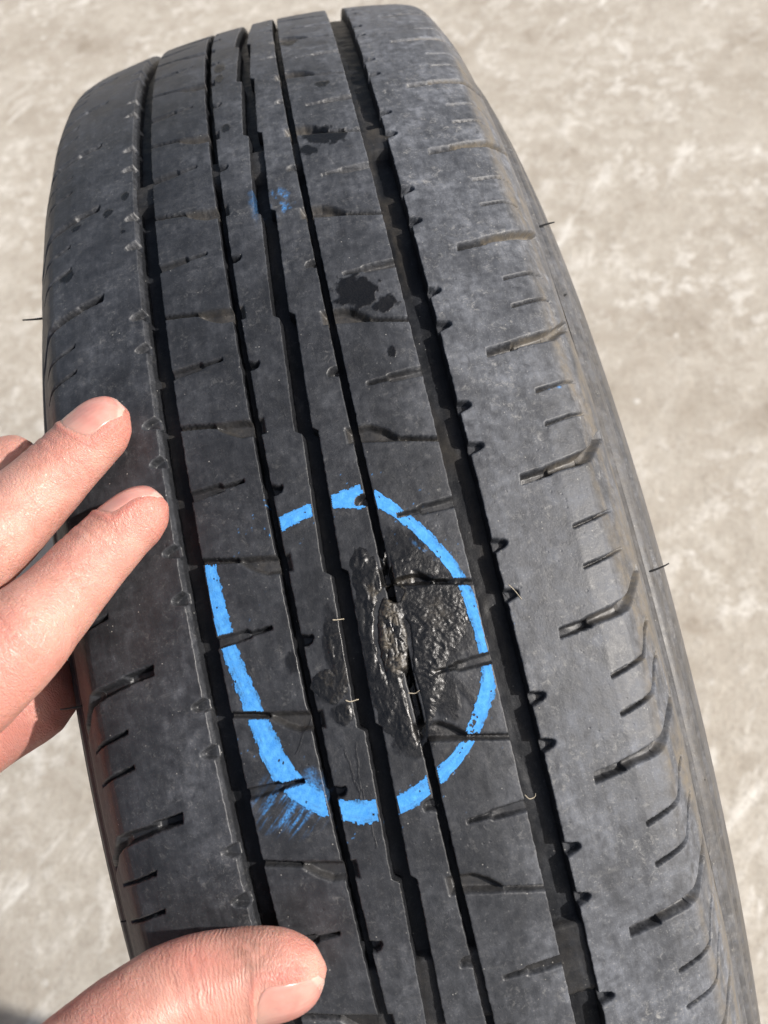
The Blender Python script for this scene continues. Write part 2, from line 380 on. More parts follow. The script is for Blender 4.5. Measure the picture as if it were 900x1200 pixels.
# smear streaks, oil spots: (x, s, rx, rs)
OIL = [(17.7, 90.5, 5.0, 5.2), (23.6, 86.2, 3.0, 2.2), (22.2, 72.5, 1.1, 1.3), (17.0, 148.5, 3.6, 4.4), (13.9, 143.0, 2.4, 2.2), (21.3, 146.6, 3.0, 3.2),
       (-36.2, 146.1, 1.3, 1.5), (-41.1, 141.6, 1.6, 1.8), (-50.7, 141.0, 1.7, 1.5), (-35.7, 134.9, .6, .7), (-37.1, 131.5, .9, .9),
       (-53.5, 123.6, 2.2, 2.0), (-6.9, 162.6, 1.4, 2.0), (-7.5, 204, 1.5, 4.2), (-7.6, 194.5, 1.3, 3.6), (21, 175, 2.0, 2.2), (14, 214, 2.6, 4.0)]
def stains(X, S):
    dark = np.zeros(X.shape)
    for i, (cx, cs, rx, rs) in enumerate(OIL):
        mk = (np.abs(X - cx) < rx * 2.2) & (np.abs(S - cs) < rs * 2.2)
        if mk.any(): dark[mk] = np.maximum(dark[mk], blob(X[mk], S[mk], cx, cs, rx, rs, 40 + i, .62, .16))
    # thin films of melted rubber left of the centre groove and above the scar
    for i, (cx, cs, rx, rs) in enumerate([(-3.6, 9.0, 2.6, 9.0), (-7.0, 1.2, 3.6, 3.6), (-5.0, -4.6, 2.4, 2.4), (-13.2, 8.2, 1.8, 2.4), (15.0, 26.5, 5.2, 5.0), (18.5, 12, 8.0, 12.0), (9, -13.5, 5, 3.5), (16.5, -5.5, 3.2, 6)]):
        mk = (np.abs(X - cx) < rx * 2) & (np.abs(S - cs) < rs * 2)
        if mk.any(): dark[mk] = np.maximum(dark[mk], .8 * blob(X[mk], S[mk], cx, cs, rx, rs, 70 + i, .34))
    # scratches
    for (x0, s0, x1, s1, wd) in [(17.0, 2.0, 22.5, -9.0, .65), (-16.5, -10.5, -10.5, -1.8, .12), (-6.5, -12, -5.2, -21, .16), (-5.2, -21, -6.3, -27, .14),
                                 (-3.8, -11, -4.7, -19, .14), (-4.7, -19, -4.3, -33, .13), (29, -9, 22.5, -9.5, .1)]:
        e = np.array([x1 - x0, s1 - s0]); t = np.clip(((X - x0) * e[0] + (S - s0) * e[1]) / (e @ e), 0, 1)
        dx = (fbm(S * .6, X * .2, 88, 3) - .5) * .8
        d = np.hypot(X + dx - x0 - t * e[0], S - s0 - t * e[1])
        dark = np.maximum(dark, .5 * (1 - sstep(wd * .6, wd * 1.8, d)))
    blue = np.zeros(X.shape)
    # rubbed chalk below the lower left of the ring: slanting streaks
    u = X * .75 + S * .66; v = -X * .66 + S * .75
    mk = sstep(.0, 1.0, 1.35 - np.hypot((X + 20.0) / 7.5, (S + 20.5) / 6.2))
    blue = np.maximum(blue, mk * sstep(.44, .80, fbm(u * .22, v * 1.7, 31, 4)) * .95)
    blue = np.maximum(blue, .55 * blob(X, S, -15.5, -18.5, 4.5, 4.0, 33, .5, .6))
    blue = np.maximum(blue, .75 * blob(X, S, 4.0, 124.5, 2.6, 4.6, 34, .9, .9) * sstep(.42, .66, fbm(X * .9, S * .5, 44)))
    blue = np.maximum(blue, .22 * blob(X, S, -2.6, 126.5, 1.2, 6.0, 35, .7, .7))
    blue = np.maximum(blue, .35 * blob(X, S, 18.0, 25.0, 3.2, 3.0, 36, .8, .5) * sstep(.5, .7, fbm(X * 1.2, S * 1.2, 37)))
    spk = sstep(.93, .96, vn(X * 2.6, S * 2.6, 39)) * sstep(1.0, .6, np.abs(np.hypot((X - .5) / 28, (S - 7.5) / 34) - 1) * 4) * (vn(X * .2, S * .2, 38) > .5)
    blue = np.maximum(blue, .7 * spk)
    for cx, cs, rr in ((54.8, 56.9, .7), (57.6, 56.9, .5)):
        blue = np.maximum(blue, .6 * blob(X, S, cx, cs, rr, rr * .6, 47, .9, .5))
    return dark, blue

def dust_map(X, S):
    """how dusty the rubber is: the middle of the crown was wiped for the repair, the shoulder facing the road edge is grey"""
    d = .21 + .55 * sstep(18, 38, X) + .30 * sstep(-30, -95, S) + .30 * sstep(70, 150, S) * sstep(-30, 0, X) + .25 * sstep(170, 260, S)
    d = d + .9 * blob(X, S, 51.3, -1.8, 1.7, 1.7, 60, .4, .5) + .30 * blob(X, S, -36, -16, 9, 24, 61, .8, .8) + .18 * sstep(-26, -38, X) * sstep(60, 120, S)
    d = d * (.55 + .9 * fbm(X * .07, S * .07, 63, 4))
    film = np.exp(-(((X - 4) / 20) ** 2 + ((S - 12) / 24) ** 2))
    d = d * (1 - .55 * film)
    return np.clip(d, 0, 1.1)

# ------------------------------------------------------------------ tyre
tyre = bpy.data.objects.new("tyre", None); COL.objects.link(tyre)
tyre.location = (0, 0, 0); tyre.empty_display_size = .1
tag(tyre, "worn black tyre with a blue chalk ring drawn round the burnt damage on its tread", "tyre")
M_RUB = rubber_material("worn_rubber")
M_FLOOR = rubber_material("shaded_groove_rubber", .18, .75)  # darker copy for groove floors, their shade painted into the colour
CIRC = 2 * math.pi * R

def srows():
    parts = [np.arange(-97, 120, .25), np.arange(120, 215, .36), np.arange(215, 292, .7),
             np.arange(292, CIRC - 150, 5.0), np.arange(CIRC - 150, CIRC - 97 - .25, .6)]
    return np.concatenate(parts)
SR = srows()
SN = np.where(SR > CIRC / 2, SR - CIRC, SR)          # signed arc
def edge_noise(s, seed): return (fbm(s * .9, s * 0 + seed, seed, 4) - .5) * .30
GD = 4.0
TWI = [(-74, -58.5), (139.5, 149.5)]
def wear_bar(s):
    h = np.zeros_like(s)
    for a, b_ in TWI: h = np.maximum(h, sstep(a - .7, a + .2, s) * (1 - sstep(b_ - .2, b_ + .7, s)))
    return h

def rib(el, er, wl, wr, dl, dr_, outer=0, step=.25):
    """one rib as a grid: el/er edge arrays per row (mm), wl/wr wall taper, dl/dr groove depth.
    outer = -1/+1: that side runs over the shoulder instead of ending in a groove"""
    nr = len(SR); Wm = float(np.median(er - el)); n = int(Wm / step)
    lw = np.array([1, .82, .64, .46, .30, .17, .08, .03]) ; ins = np.array([0.0, .12, .26])
    t = np.linspace(0, 1, n)
    cols_x, cols_d, kind = [], [], []
    if outer != -1:
        for f in lw: cols_x.append(el - 0.04 + wl * f * -1); cols_d.append(np.full(nr, .10 + (dl + .3) * f)); kind.append(1)
        cols_x.append(el + .05); cols_d.append(np.full(nr, .035)); kind.append(0)
        a = el + .20
    else: a = el
    if outer != 1: b_ = er - .20
    else: b_ = er
    for tt in t: cols_x.append(a + (b_ - a) * tt); cols_d.append(np.zeros(nr)); kind.append(0)
    if outer != 1:
        cols_x.append(er - .05); cols_d.append(np.full(nr, .035)); kind.append(0)
        for f in lw[::-1]: cols_x.append(er + .04 + wr * f); cols_d.append(np.full(nr, .10 + (dr_ + .3) * f)); kind.append(1)
    X = np.stack(cols_x, 1); D = np.stack(cols_d, 1); kind = np.array(kind)
    S = np.repeat(SN[:, None], X.shape[1], 1)
    # edges are frayed a little
    near = (SN > -160) & (SN < 295)
    H = np.zeros_like(X); dirt = np.zeros_like(X); dark = np.zeros_like(X); blue = np.zeros_like(X)
    H[near], dirt[near] = slots(X[near], S[near])
    D = np.maximum(D, H) + relief(X, S)
    dark[near], blue[near] = stains(X[near], S[near])
    du = dust_map(X, S)
    wall = (kind == 1)[None, :]
    q = np.abs(X); over = sstep(57.5, 62, q)
    du = np.maximum(du * (1 - .6 * np.clip(H / 2.0, 0, 1)), over * np.where(X > 0, .95, .35) * (.6 + .6 * fbm(X * .2, S * .05, 77)))  # slot insides darkened, deepening their shade in the colour
    du = np.where(wall, np.where(X < -33.5, .30, .03) + 0 * du, du); dark = np.where(wall, dark * .2, dark)  # groove walls carry painted shade; the sun-facing left wall is paler
    dirt = np.where(X < -30, dirt * .12, dirt) * (.18 + .42 * sstep(0, 140, S)) * (.4 + 1.2 * fbm(X * .15, S * .1, 66)) * (1 + 1.6 * sstep(42, 48, X) * sstep(-45, 10, S))
    tan = over * (X > 0) * 1.25 * sstep(.3, .75, fbm(X * .3, S * .06, 78))
    dirt = np.maximum(dirt, tan)
    blue = np.where(H > .3, blue * .15, blue)
    P = surf(X, S, D)
    V = world(P).reshape(-1, 3)
    at = dict(dust_shade=du.ravel(), dark=dark.ravel(), blue=blue.ravel(), slot=dirt.ravel(), uvw=uvw_of(X, S, D))
    return V, at, nr, X.shape[1]

def fr(x, seed): return x + edge_noise(SN, seed)
g3l, g3r = g3(SN)
qo = {sd: drop_to_q(19.0, sd) for sd in (1, -1)}
ones = np.ones(len(SR))
ribs = [
    (-qo[-1] * ones, fr(G1L, 1), 0, 1.25, 0, GD, -1),
    (fr(G1R, 2), fr(G2L, 3), .3, .15, GD, 4.2, 0),
    (fr(G2R, 4), g3l + edge_noise(SN, 5), .15, .35, 4.2, GD, 0),
    (g3r + edge_noise(SN, 6), fr(G4L, 7), .35, .15, GD, 4.2, 0),
    (fr(G4R, 8), fr(G5L, 9), .15, .35, 4.2, GD, 0),
    (fr(G5R, 10), qo[1] * ones, .35, 0, GD, 0, 1),
]
for ri, a in enumerate(ribs):
    V, at, nr, nc = rib(*a)
    F = grid_faces(nr, nc, wrap=True)
    if ri in (1, 4):
        # cut into tread blocks along the middle of the full cross slots
        sc_ = np.repeat(SN[:, None], nc, 1)
        rowlab = np.zeros((nr, nc - 1), int)
        colx = np.linspace(G1R, G2L, nc - 1) if ri == 1 else np.linspace(G4R, G5L, nc - 1)
        cuts = []
        for k in range(NP_):
            if ri == 4:
                s0 = ps(k + .40) - 1.0; line = np.interp(colx, [10.1, 16, 20, 30], [s0, s0 - .8, s0 - 3.6, s0 - 5.7])
            else:
                s0 = ps(k + .21); line = np.interp(colx, [-31, -21, -17, -11], [s0 + 5.7, s0 + 3.6, s0 + .8, s0])
            cuts.append(line)
        cuts = np.array(cuts)                                   # descending in s
        lab = (SN[:, None, None] < cuts.T[None]).sum(-1)         # 0..NP_
        lab = np.where(((SN > 291) | (SN < -150))[:, None], -1, lab)
        fl = lab.reshape(-1)
        for L in np.unique(fl):
            v, f, aa = compact(V, F[fl == L], at)
            nm = "tread_block" if L >= 0 else "tread_rib"
            link_mesh(nm, raw_mesh(nm, v, f, aa), tyre, M_RUB)
    else:
        link_mesh("tread_rib" if abs(ri - 2.5) < 2 else "shoulder_rib", raw_mesh("tread_rib", V, F, at), tyre, M_RUB)

# floor of the grooves
def floor_mesh():
    s = np.concatenate([np.arange(-110, 292, .6), np.arange(292, CIRC - 110, 6.0)]); sn = np.where(s > CIRC / 2, s - CIRC, s)
    xs, dp = [], []
    for a, b_, d in ((G1L, G1R, GD), (G2L, G2R, 4.2), (-3.6, 3.2, GD), (G4L, G4R, 4.2), (G5L, G5R, GD)):
        cc = np.linspace(a - 1.0, b_ + 1.0, 9 if d < 5 else 17)
        xs.append(cc); dp.append(np.full(len(cc), d))
    xs = np.concatenate(xs); dp = np.concatenate(dp)
    X = np.repeat(xs[None], len(s), 0); S = np.repeat(sn[:, None], len(xs), 1)
    D = np.repeat(dp[None], len(s), 0)
    D = D - 2.6 * wear_bar(S + (fbm(X, S * .3, 15, 2) - .5) * .8)
    D = D + (fbm(X * .8, S * .3, 16, 4) - .5) * .6 + (fbm(X * 1.7, S * .5, 17, 3) - .5) * .25
    at = dict(dust_shade=np.clip(.05 + .4 * (fbm(X * .6, S * .1, 18) - .45), 0, 1) + .08 * wear_bar(S), dark=np.zeros_like(X), blue=0 * X,
              slot=.35 * sstep(.45, .75, fbm(X * .4, S * .06, 19)) * sstep(-20, 60, S) + .16 * wear_bar(S))
    dk, bl = stains(X, S); at['blue'] = bl * .8 * (vn(X * 2.2, S * 2.2, 5) > .78)
    return raw_mesh("groove_floor", world(surf(X, S, D)).reshape(-1, 3), grid_faces(len(s), len(xs), True), dict({k: v.ravel() for k, v in at.items()}, uvw=uvw_of(X, S, D)))
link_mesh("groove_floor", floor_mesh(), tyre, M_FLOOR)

# sidewalls, beads and inner liner: revolved profiles
def revolve(name, prof, dust_shade=.3, slot=.0, n=420):
    prof = np.asarray(prof, float); th = np.linspace(0, 2 * math.pi, n, endpoint=False)
    X = np.repeat(prof[None, :, 0], n, 0); r = np.repeat(prof[None, :, 1], n, 0); T = np.repeat(th[:, None], len(prof), 1)
    r = r + (fbm(T * 30, X * .1, 9, 2) - .5) * .25
    P = np.stack([X, r * np.sin(T), r * np.cos(T)], -1)
    S = np.where(T > math.pi, T - 2 * math.pi, T) * R
    at = dict(dust_shade=dust_shade * (.5 + fbm(r * .15, S * .03, 8)), dark=0 * X, blue=0 * X, slot=slot * fbm(r * .4, S * .02, 6))
    return raw_mesh(name, world(P).reshape(-1, 3), grid_faces(n, len(prof), True), dict({k: v.ravel() for k, v in at.items()}, uvw=uvw_of(r, S, X)))
for sd in (1, -1):
    d = np.concatenate([np.linspace(18.4, 60, 110)]); x = pchip(DK, XK, d)
    # moulded rings on the upper sidewall
    bumpr = .9 * np.exp(-((d - 20.5) / .7) ** 2) - 2.8 * np.exp(-((d - 22.8) / .9) ** 2) + 1.3 * (sstep(24, 25, d) - sstep(28.5, 29.5, d)) + .8 * np.exp(-((d - 34) / .7) ** 2)
    r0 = crown(np.array([58.0 * sd]))[0]
    up = [(sd * (a + bb), r0 - dd_) for a, bb, dd_ in zip(x, bumpr, d)]
    low = [(sd * a, b_) for a, b_ in ((79.6, r0 - 63), (78, r0 - 68), (75, r0 - 74), (71.5, r0 - 79.5), (68, r0 - 83.5))]
    link_mesh("sidewall", raw_mesh_ := revolve("sidewall", up + low, .62 if sd > 0 else .35, .75 if sd > 0 else .1), tyre, M_RUB)
    bead = [(sd * a, b_) for a, b_ in ((68, r0 - 83.5), (65.8, r0 - 86), (64.5, r0 - 89), (63, r0 - 92), (60, r0 - 93.8), (55, r0 - 94), (51.5, r0 - 92.5), (50.5, r0 - 89), (54, r0 - 84))]
    link_mesh("bead", revolve("bead", bead, .4, 0), tyre, M_RUB)
liner = [(54, 171), (61, 180), (67, 190), (70.5, 200), (71.5, 210), (69, 222), (63, 236), (54, 246), (40, 252), (20, 256), (0, 257)]
liner = liner + [(-a, b_) for a, b_ in liner[-2::-1]]
link_mesh("inner_liner", revolve("inner_liner", liner[::-1], .25, 0), tyre, M_RUB)

# ------------------------------------------------------------------ chalk ring
def catmull(P, n):
    P = np.asarray(P, float); P = np.vstack([2 * P[0] - P[1], P, 2 * P[-1] - P[-2]])
    L = np.concatenate([[0], np.cumsum(np.linalg.norm(np.diff(P[1:-1], axis=0), axis=1))]); u = np.linspace(0, L[-1], n)
    i = np.clip(np.searchsorted(L, u) - 1, 0, len(L) - 2); t = ((u - L[i]) / (L[i + 1] - L[i]))[:, None]
    p0, p1, p2, p3 = P[i], P[i + 1], P[i + 2], P[i + 3]
    return .5 * (2 * p1 + (-p0 + p2) * t + (2 * p0 - 5 * p1 + 4 * p2 - p3) * t ** 2 + (-p0 + 3 * p1 - 3 * p2 + p3) * t ** 3)
CO = [(-13.1, 35.3), (-10.1, 39.4), (-2.5, 41.0), (8.3, 42.1), (10.9, 41.2), (15.4, 36.3), (21.8, 27.5), (26.6, 16.3), (27.8, 3.0), (27.3, -5.0), (24.3, -10.8), (16.6, -19.4), (5.3, -26.4), (-3.1, -27.8), (-8.5, -26.8), (-18.1, -21.2), (-23.0, -13.1), (-25.5, .3), (-27.8, 14.0), (-28.5, 25.1), (-27.9, 33.6)]
CI = [(-11.8, 34.6), (-9.0, 36.1), (-2.7, 37.7), (3.3, 38.3), (7.2, 37.1), (10.8, 36.6), (14.5, 33.8), (19.9, 26.2), (24.3, 16.9), (25.6, 4.2), (24.8, -3.7), (20.5, -11.6), (15.4, -17.6), (6.4, -21.9), (1.2, -23.1), (-7.4, -21.9), (-11.7, -19.5), (-16.9, -13.6), (-20.5, -1.6), (-23.7, 13.0), (-24.5, 24.1), (-25.3, 33.6)]
def chalk_mesh():
    n, mv = 900, 27
    A, B = catmull(CO, n), catmull(CI, n); dv = (A - B) / np.linalg.norm(A - B, axis=1)[:, None]; gr = sstep(-5, 15, A[:, 0])[:, None]; A = A + (.05 + .40 * gr) * dv; B = B + (.25 - .40 * gr) * dv; v = np.linspace(-.12, 1.12, mv)
    Pq = A[:, None] * (1 - v)[None, :, None] + B[:, None] * v[None, :, None]
    X, S = Pq[..., 0], Pq[..., 1]
    Hs, _ = slots(X, S)
    g = np.stack(g3(S), 0)
    inr = np.zeros(X.shape, bool)
    for a, b_ in ((G1L - 20, G1L), (G1R, G2L), (G4R, G5L), (G5R, 60)): inr |= (X > a + .22) & (X < b_ - .22)
    inr |= (X > G2R + .22) & (X < g[0] - .25); inr |= (X > g[1] + .25) & (X < G4L - .22)
    u = np.arange(n)[:, None] / n * 190; V_ = np.repeat(v[None], n, 0)
    ed = np.minimum(V_, 1 - V_) + (fbm(u * 1.1 + 0 * V_, V_ * 3, 51, 4) - .5) * .24
    pin = fbm(X * 2.6, S * 2.6, 52, 3)
    endf = np.minimum(u, 190 - u) + (fbm(X * 1.6, S * 1.6, 54) - .5) * 3
    ok = inr & (Hs < .16) & (ed > .0) & (pin < .855) & (endf > .8)
    ok &= ~((np.hypot((X - 19.2) / 3, (S + 12) / 4) < 1) & (pin > .60))
    D = relief(X, S) - .07 + Hs - .05 * fbm(X * 2, S * 2, 55)
    V = world(surf(X, S, D)).reshape(-1, 3)
    F = grid_faces(n, mv); F = F[ok.ravel()[F].all(1)]
    dens = np.clip(.55 + 1.3 * (fbm(X * .35, S * .35, 56, 3) - .5) + 1.5 * np.minimum(V_, 1 - V_) + 1.5 * (fbm(u * .22, V_ * 11, 57, 4) - .5), 0, 1)
    v2, f2, a2 = compact(V, F[:, ::-1], dict(dens=dens.ravel()))
    return raw_mesh("chalk_mark", v2, f2, a2)
def chalk_material():
    mt, nt, bs = new_mat("blue_chalk"); b = NB(nt); co = b.coord()
    n1 = b.noise(co, 800, 4, .6); n2 = b.noise(co, 3200, 2, .6)
    c = b.mix(b.mr(n1, .3, .7), (.040, .215, .560), (.085, .325, .690))
    c = b.mix(b.mathn('MULTIPLY', b.mr(b.mathn('ADD', n1, b.mathn('MULTIPLY', n2, .5)), .62, .95), b.mr(b.attr('dens'), 1.0, .25)), c, (.02, .07, .16))
    b.set(bs.inputs['Base Color'], c); bs.inputs['Roughness'].default_value = .8
    bs.inputs['Specular IOR Level'].default_value = .2
    b.set(bs.inputs['Normal'], b.bump(b.mathn('ADD', n1, b.mathn('MULTIPLY', n2, .4)), .5, .0002))
    return mt
ck = link_mesh("chalk_mark", chalk_mesh(), tyre, chalk_material())
ck['label'] = "bright blue chalk ring crossing the ribs, open at its upper left"

# ------------------------------------------------------------------ burnt scar
SCAR = [(2.9, 22.4), (4.0, 27.2), (5.8, 29.0), (7.6, 28.4), (8.8, 25.4), (10.2, 24.0), (12.4, 26.0), (15.5, 27.2), (19.0, 24.2), (22.0, 20.0), (25.2, 15.4), (24.8, 11.0), (23.6, 6.6), (20.8, 3.4), (18.0, 1.2), (17.0, -2.4), (16.2, -6.4), (13.4, -9.4), (11.2, -10.4), (10.2, -12.8), (8.0, -14.8), (5.0, -13.4), (2.8, -9.6), (1.6, -3.0), (1.4, 3.5), (2.0, 12)]
def scar_mesh():
    xs = np.arange(.2, 28, .18); s_ = np.arange(-17, 32, .18); X, S = np.meshgrid(xs, s_)
    sdv = poly_sd(X, S, SCAR) + .9 + (fbm(X * .35, S * .35, 101, 4) - .5) * 2.6
    g3_l, g3_r = g3(S)
    Hs, _ = slots(X, S)
    wx, wy = X + 2.2 * (fbm(X * .22, S * .16, 102, 3) - .5), S + 2.2 * (fbm(X * .22, S * .16, 103, 3) - .5)
    right_lobe = sstep(11.0, 13.5, X)
    flow = 1 - np.abs(2 * fbm(wx * .55, wy * .17, 104, 3) - 1)                       # long folds beside the groove
    wr = 1 - np.abs(2 * fbm((wx * .55 + wy * .8) * .95, (wx * .8 - wy * .55) * .40, 105, 3) - 1)   # slanting wrinkles to the right
    bub = fbm(X * 1.1, S * 1.1, 109, 3)
    ht = .16 + (1 - right_lobe) * (.42 * (flow - .66)) + right_lobe * (.32 * (wr - .7)) * sstep(18, 10, S) + .15 * (bub - .5) + .25 * (fbm(X * .2, S * .16, 106) - .45)
    ht = ht + .14 * right_lobe * sstep(16, 6, S) * sstep(23, 15, X) + .10 * (fbm(X * 2.6, S * 2.6, 118, 3) - .5)
    # plug squeezed out of the hole
    cxp = 8.4 + .09 * (S - 6); e = np.hypot((X - cxp) / 3.3, (S - 8.0) / 9.8) + (fbm(X * .6, S * .6, 107) - .5) * .25
    plug = 1 - sstep(.55, 1.0, e)
    cr = 1 - np.abs(2 * fbm(wx * .62 + 4, wy * .42, 108, 2) - 1)
    ht = ht + plug * (.50 + .12 * bub - .42 * sstep(.90, .985, cr))
    # crease round the plug, open slit on its right and left flank
    rim = np.exp(-((e - 1.04) / .10) ** 2)
    right = sstep(cxp + .6, cxp + 2.4, X)
    ht = ht - rim * (1.1 * (1 - right) * sstep(-1, 6, S) + 3.4 * right * sstep(12.5, 9, S))
    # thin groove stays open above and below the plug
    gx = np.exp(-(np.clip(np.abs(X - 10.2) - .55, 0, 9) / .55) ** 2)
    ht = ht - 3.6 * gx * np.maximum(sstep(17.0, 20.5, S), sstep(2.0, -3.0, S))
    # torn cavity at the upper end where the cross slot meets the groove
    cav = 1 - sstep(.5, 1.05, np.hypot((X - 10.9) / 2.1, (S - 17.6) / 2.2) + (fbm(X * .8, S * .8, 110) - .5) * .5)
    cav2 = 1 - sstep(.5, 1.05, np.hypot((X - 15.6) / 4.6, (S - 19.3 + .12 * (X - 15)) / 1.5) + (fbm(X * .8, S * .8, 111) - .5) * .5)
    ht = ht - 3.8 * cav - 2.0 * cav2
    # keep the half slot and the cross slot open at the right
    ht = ht - np.clip(Hs - .2, 0, 2) * sstep(15, 18, X)
    edge = sstep(-.3, 3.6, sdv)
    D = relief(X, S) - ht * edge - .06 * edge + .05 * (1 - edge)
    D = np.maximum(D, relief(X, S) - 1.3)
    tan = np.clip(plug * sstep(.40, .62, fbm(X * .5, S * .5, 112)) * .75 + .6 * np.exp(-((np.hypot((X - 10.9) / 2.1, (S - 17.6) / 2.2) - 1) / .22) ** 2) * sstep(.35, .6, fbm(X * .9, S * .9, 113))
                  + .26 * blob(X, S, 18.6, 11.5, 2.4, 3.2, 114, .8, .8) * wr + .5 * blob(X, S, 6.8, 18.5, 1.1, 2.0, 115, .8, .6) + .4 * cav2 * bub, 0, 1)
    tan = np.maximum(tan, .0 * sstep(.88, .96, flow) * sstep(.5, .65, fbm(X * .3, S * .3, 117)))
    ok = (sdv > -.15) & (X > g3_r + .12)
    F = grid_faces(len(s_), len(xs), flip=False); F = F[ok.ravel()[F].all(1)]
    v, f, a = compact(world(surf(X, S, D)).reshape(-1, 3), F, dict(tan=tan.ravel()))
    return raw_mesh("burnt_scar", v, f, a)
def scar_material():
    mt, nt, bs = new_mat("melted_rubber"); b = NB(nt); co = b.coord()
    n1 = b.noise(co, 600, 5, .65, .8); n2 = b.noise(co, 1900, 4, .6); t = b.attr('tan')
    c = b.mix(b.mr(n1, .3, .7), (.0042, .0043, .0046), (.0100, .0101, .0104))
    c = b.mix(b.mathn('MULTIPLY', t, b.mr(n2, .34, .62), clamp=True), c, (.120, .102, .076))
    b.set(bs.inputs['Base Color'], c)
    b.set(bs.inputs['Roughness'], b.mathn('ADD', b.mr(n1, .3, .7, .20, .40), b.mathn('MULTIPLY', t, .3)))
    bs.inputs['Specular IOR Level'].default_value = .55
    h = b.mathn('ADD', n1, b.mathn('MULTIPLY', n2, .45))
    b.set(bs.inputs['Normal'], b.bump(h, .45, .00030))
    return mt
sc = link_mesh("burnt_scar", scar_mesh(), tyre, scar_material())
def smear_mesh():
    xs = np.arange(-11.5, 0, .18); s_ = np.arange(-8.5, 19.5, .18); X, S = np.meshgrid(xs, s_)
    e = np.full(X.shape, -9.0)
    for i, (cx, cs, rx, rs) in enumerate([(-3.3, 8.6, 2.3, 8.8), (-6.6, 1.6, 3.5, 3.4), (-4.9, -4.6, 2.2, 2.2)]):
        e = np.maximum(e, (1 - np.hypot((X - cx) / rx, (S - cs) / rs) - (fbm(X * .45, S * .45, 140 + i, 3) - .5) * .7) * min(rx, rs))
    fold = 1 - np.abs(2 * fbm(X * .55, S * .28, 144, 3) - 1)
    ht = .10 + .26 * (fold - .66) + .12 * (fbm(X * 1.6, S * 1.2, 145, 3) - .5)
    ed = sstep(-.1, .9, e)
    D = relief(X, S) - (ht + .05) * ed + .05 * (1 - ed)
    F = grid_faces(len(s_), len(xs)); F = F[((e > -.1) & (X < g3(S)[0] - .12)).ravel()[F].all(1)]
    v, f, a = compact(world(surf(X, S, D)).reshape(-1, 3), F, dict(tan=(.12 * sstep(.86, .95, fold)).ravel()))
    return raw_mesh("melted_smear", v, f, a)
sm_ = link_mesh("melted_smear", smear_mesh(), tyre, sc.data.materials[0])
sm_['label'] = "thin film of melted rubber smeared left of the centre groove"
sc['label'] = "glossy wrinkled scar of melted rubber with a cracked brown plug inside the chalk ring"

# loose threads of rubber and vent hairs
def plain_mat(name, col, rough=.6, spec=.4):
    mt, nt, bs = new_mat(name); b = NB(nt); co = b.coord()
    b.set(bs.inputs['Base Color'], b.mix(b.noise(co, 900, 3), tuple(c * .75 for c in col), tuple(c * 1.2 for c in col)))
    bs.inputs['Roughness'].default_value = rough; bs.inputs['Specular IOR Level'].default_value = spec
    return mt
M_THREAD = plain_mat("dry_fibre", (.42, .37, .28), .8)
M_HAIR = plain_mat("vent_rubber", (.02, .02, .021), .5)
def thread(pts, rad):
    P = catmull(np.array([p[:2] for p in pts]), 14); dz = np.interp(np.linspace(0, 1, 14), np.linspace(0, 1, len(pts)), [p[2] for p in pts])
    link_mesh("rubber_thread", tube_mesh("rubber_thread", world(surf(P[:, 0], P[:, 1], -dz)), rad * .001 * np.linspace(1, .6, 14), 5), tyre, M_THREAD)
thread([(-3.0, 15.0, .1), (-2.2, 14.8, .0), (-.6, 14.7, -.5)], .13)
thread([(-3.9, -2.0, .1), (-3.0, -2.5, .05), (-1.2, -2.4, -.5)], .13)
thread([(9.2, -3.4, .0), (10.6, -3.8, -.2), (11.6, -3.4, .15)], .11)
thread([(35.0, 14.2, .0), (36.0, 12.6, .1), (37.0, 10.4, .15)], .10)
thread([(28.0, -29.2, .3), (28.8, -30.2, .6), (30.0, -30.2, .1), (30.4, -29.6, -.4)], .09)
def cam_point(u, v, depth):
    q = np.array([(u - 450) / CF, (v - 600) / CF, 1.0]) * depth
    return CAM_P + CAM_M.T @ q
# vent hairs stand out of the upper sidewalls: (arc, drop, side, length, bend)
for s_, dpp, sd, L, bend in ((126.5, 24, 1, 3.4, -.6), (12.6, 25, 1, 4.2, .8), (-44, 26, 1, 1.2, .3), (98, 24, 1, 1.0, .2),
                             (126, 13, -1, 4.0, .4), (10.6, 13, -1, 3.8, .3), (-43, 14, -1, 1.2, .2)):
    q = np.interp(dpp, PROF[sd][6], PROF[sd][5]) * sd
    P0 = surf(np.array([q]), np.array([float(s_)]), np.array([.2]))[0]
    N = surf(np.array([q]), np.array([float(s_)]), np.array([-1.0]))[0] - surf(np.array([q]), np.array([float(s_)]), np.array([0.0]))[0]
    T = np.array([0, math.cos(s_ / R), -math.sin(s_ / R)])
    t = np.linspace(0, 1, 8)[:, None]
    pts = P0 + (N * .75 + np.array([sd * .65, 0, 0])) * L * t + T * bend * t ** 2
    link_mesh("vent_hair", tube_mesh("vent_hair", world(pts), np.linspace(.00032, .00018, 8), 6), tyre, M_HAIR)


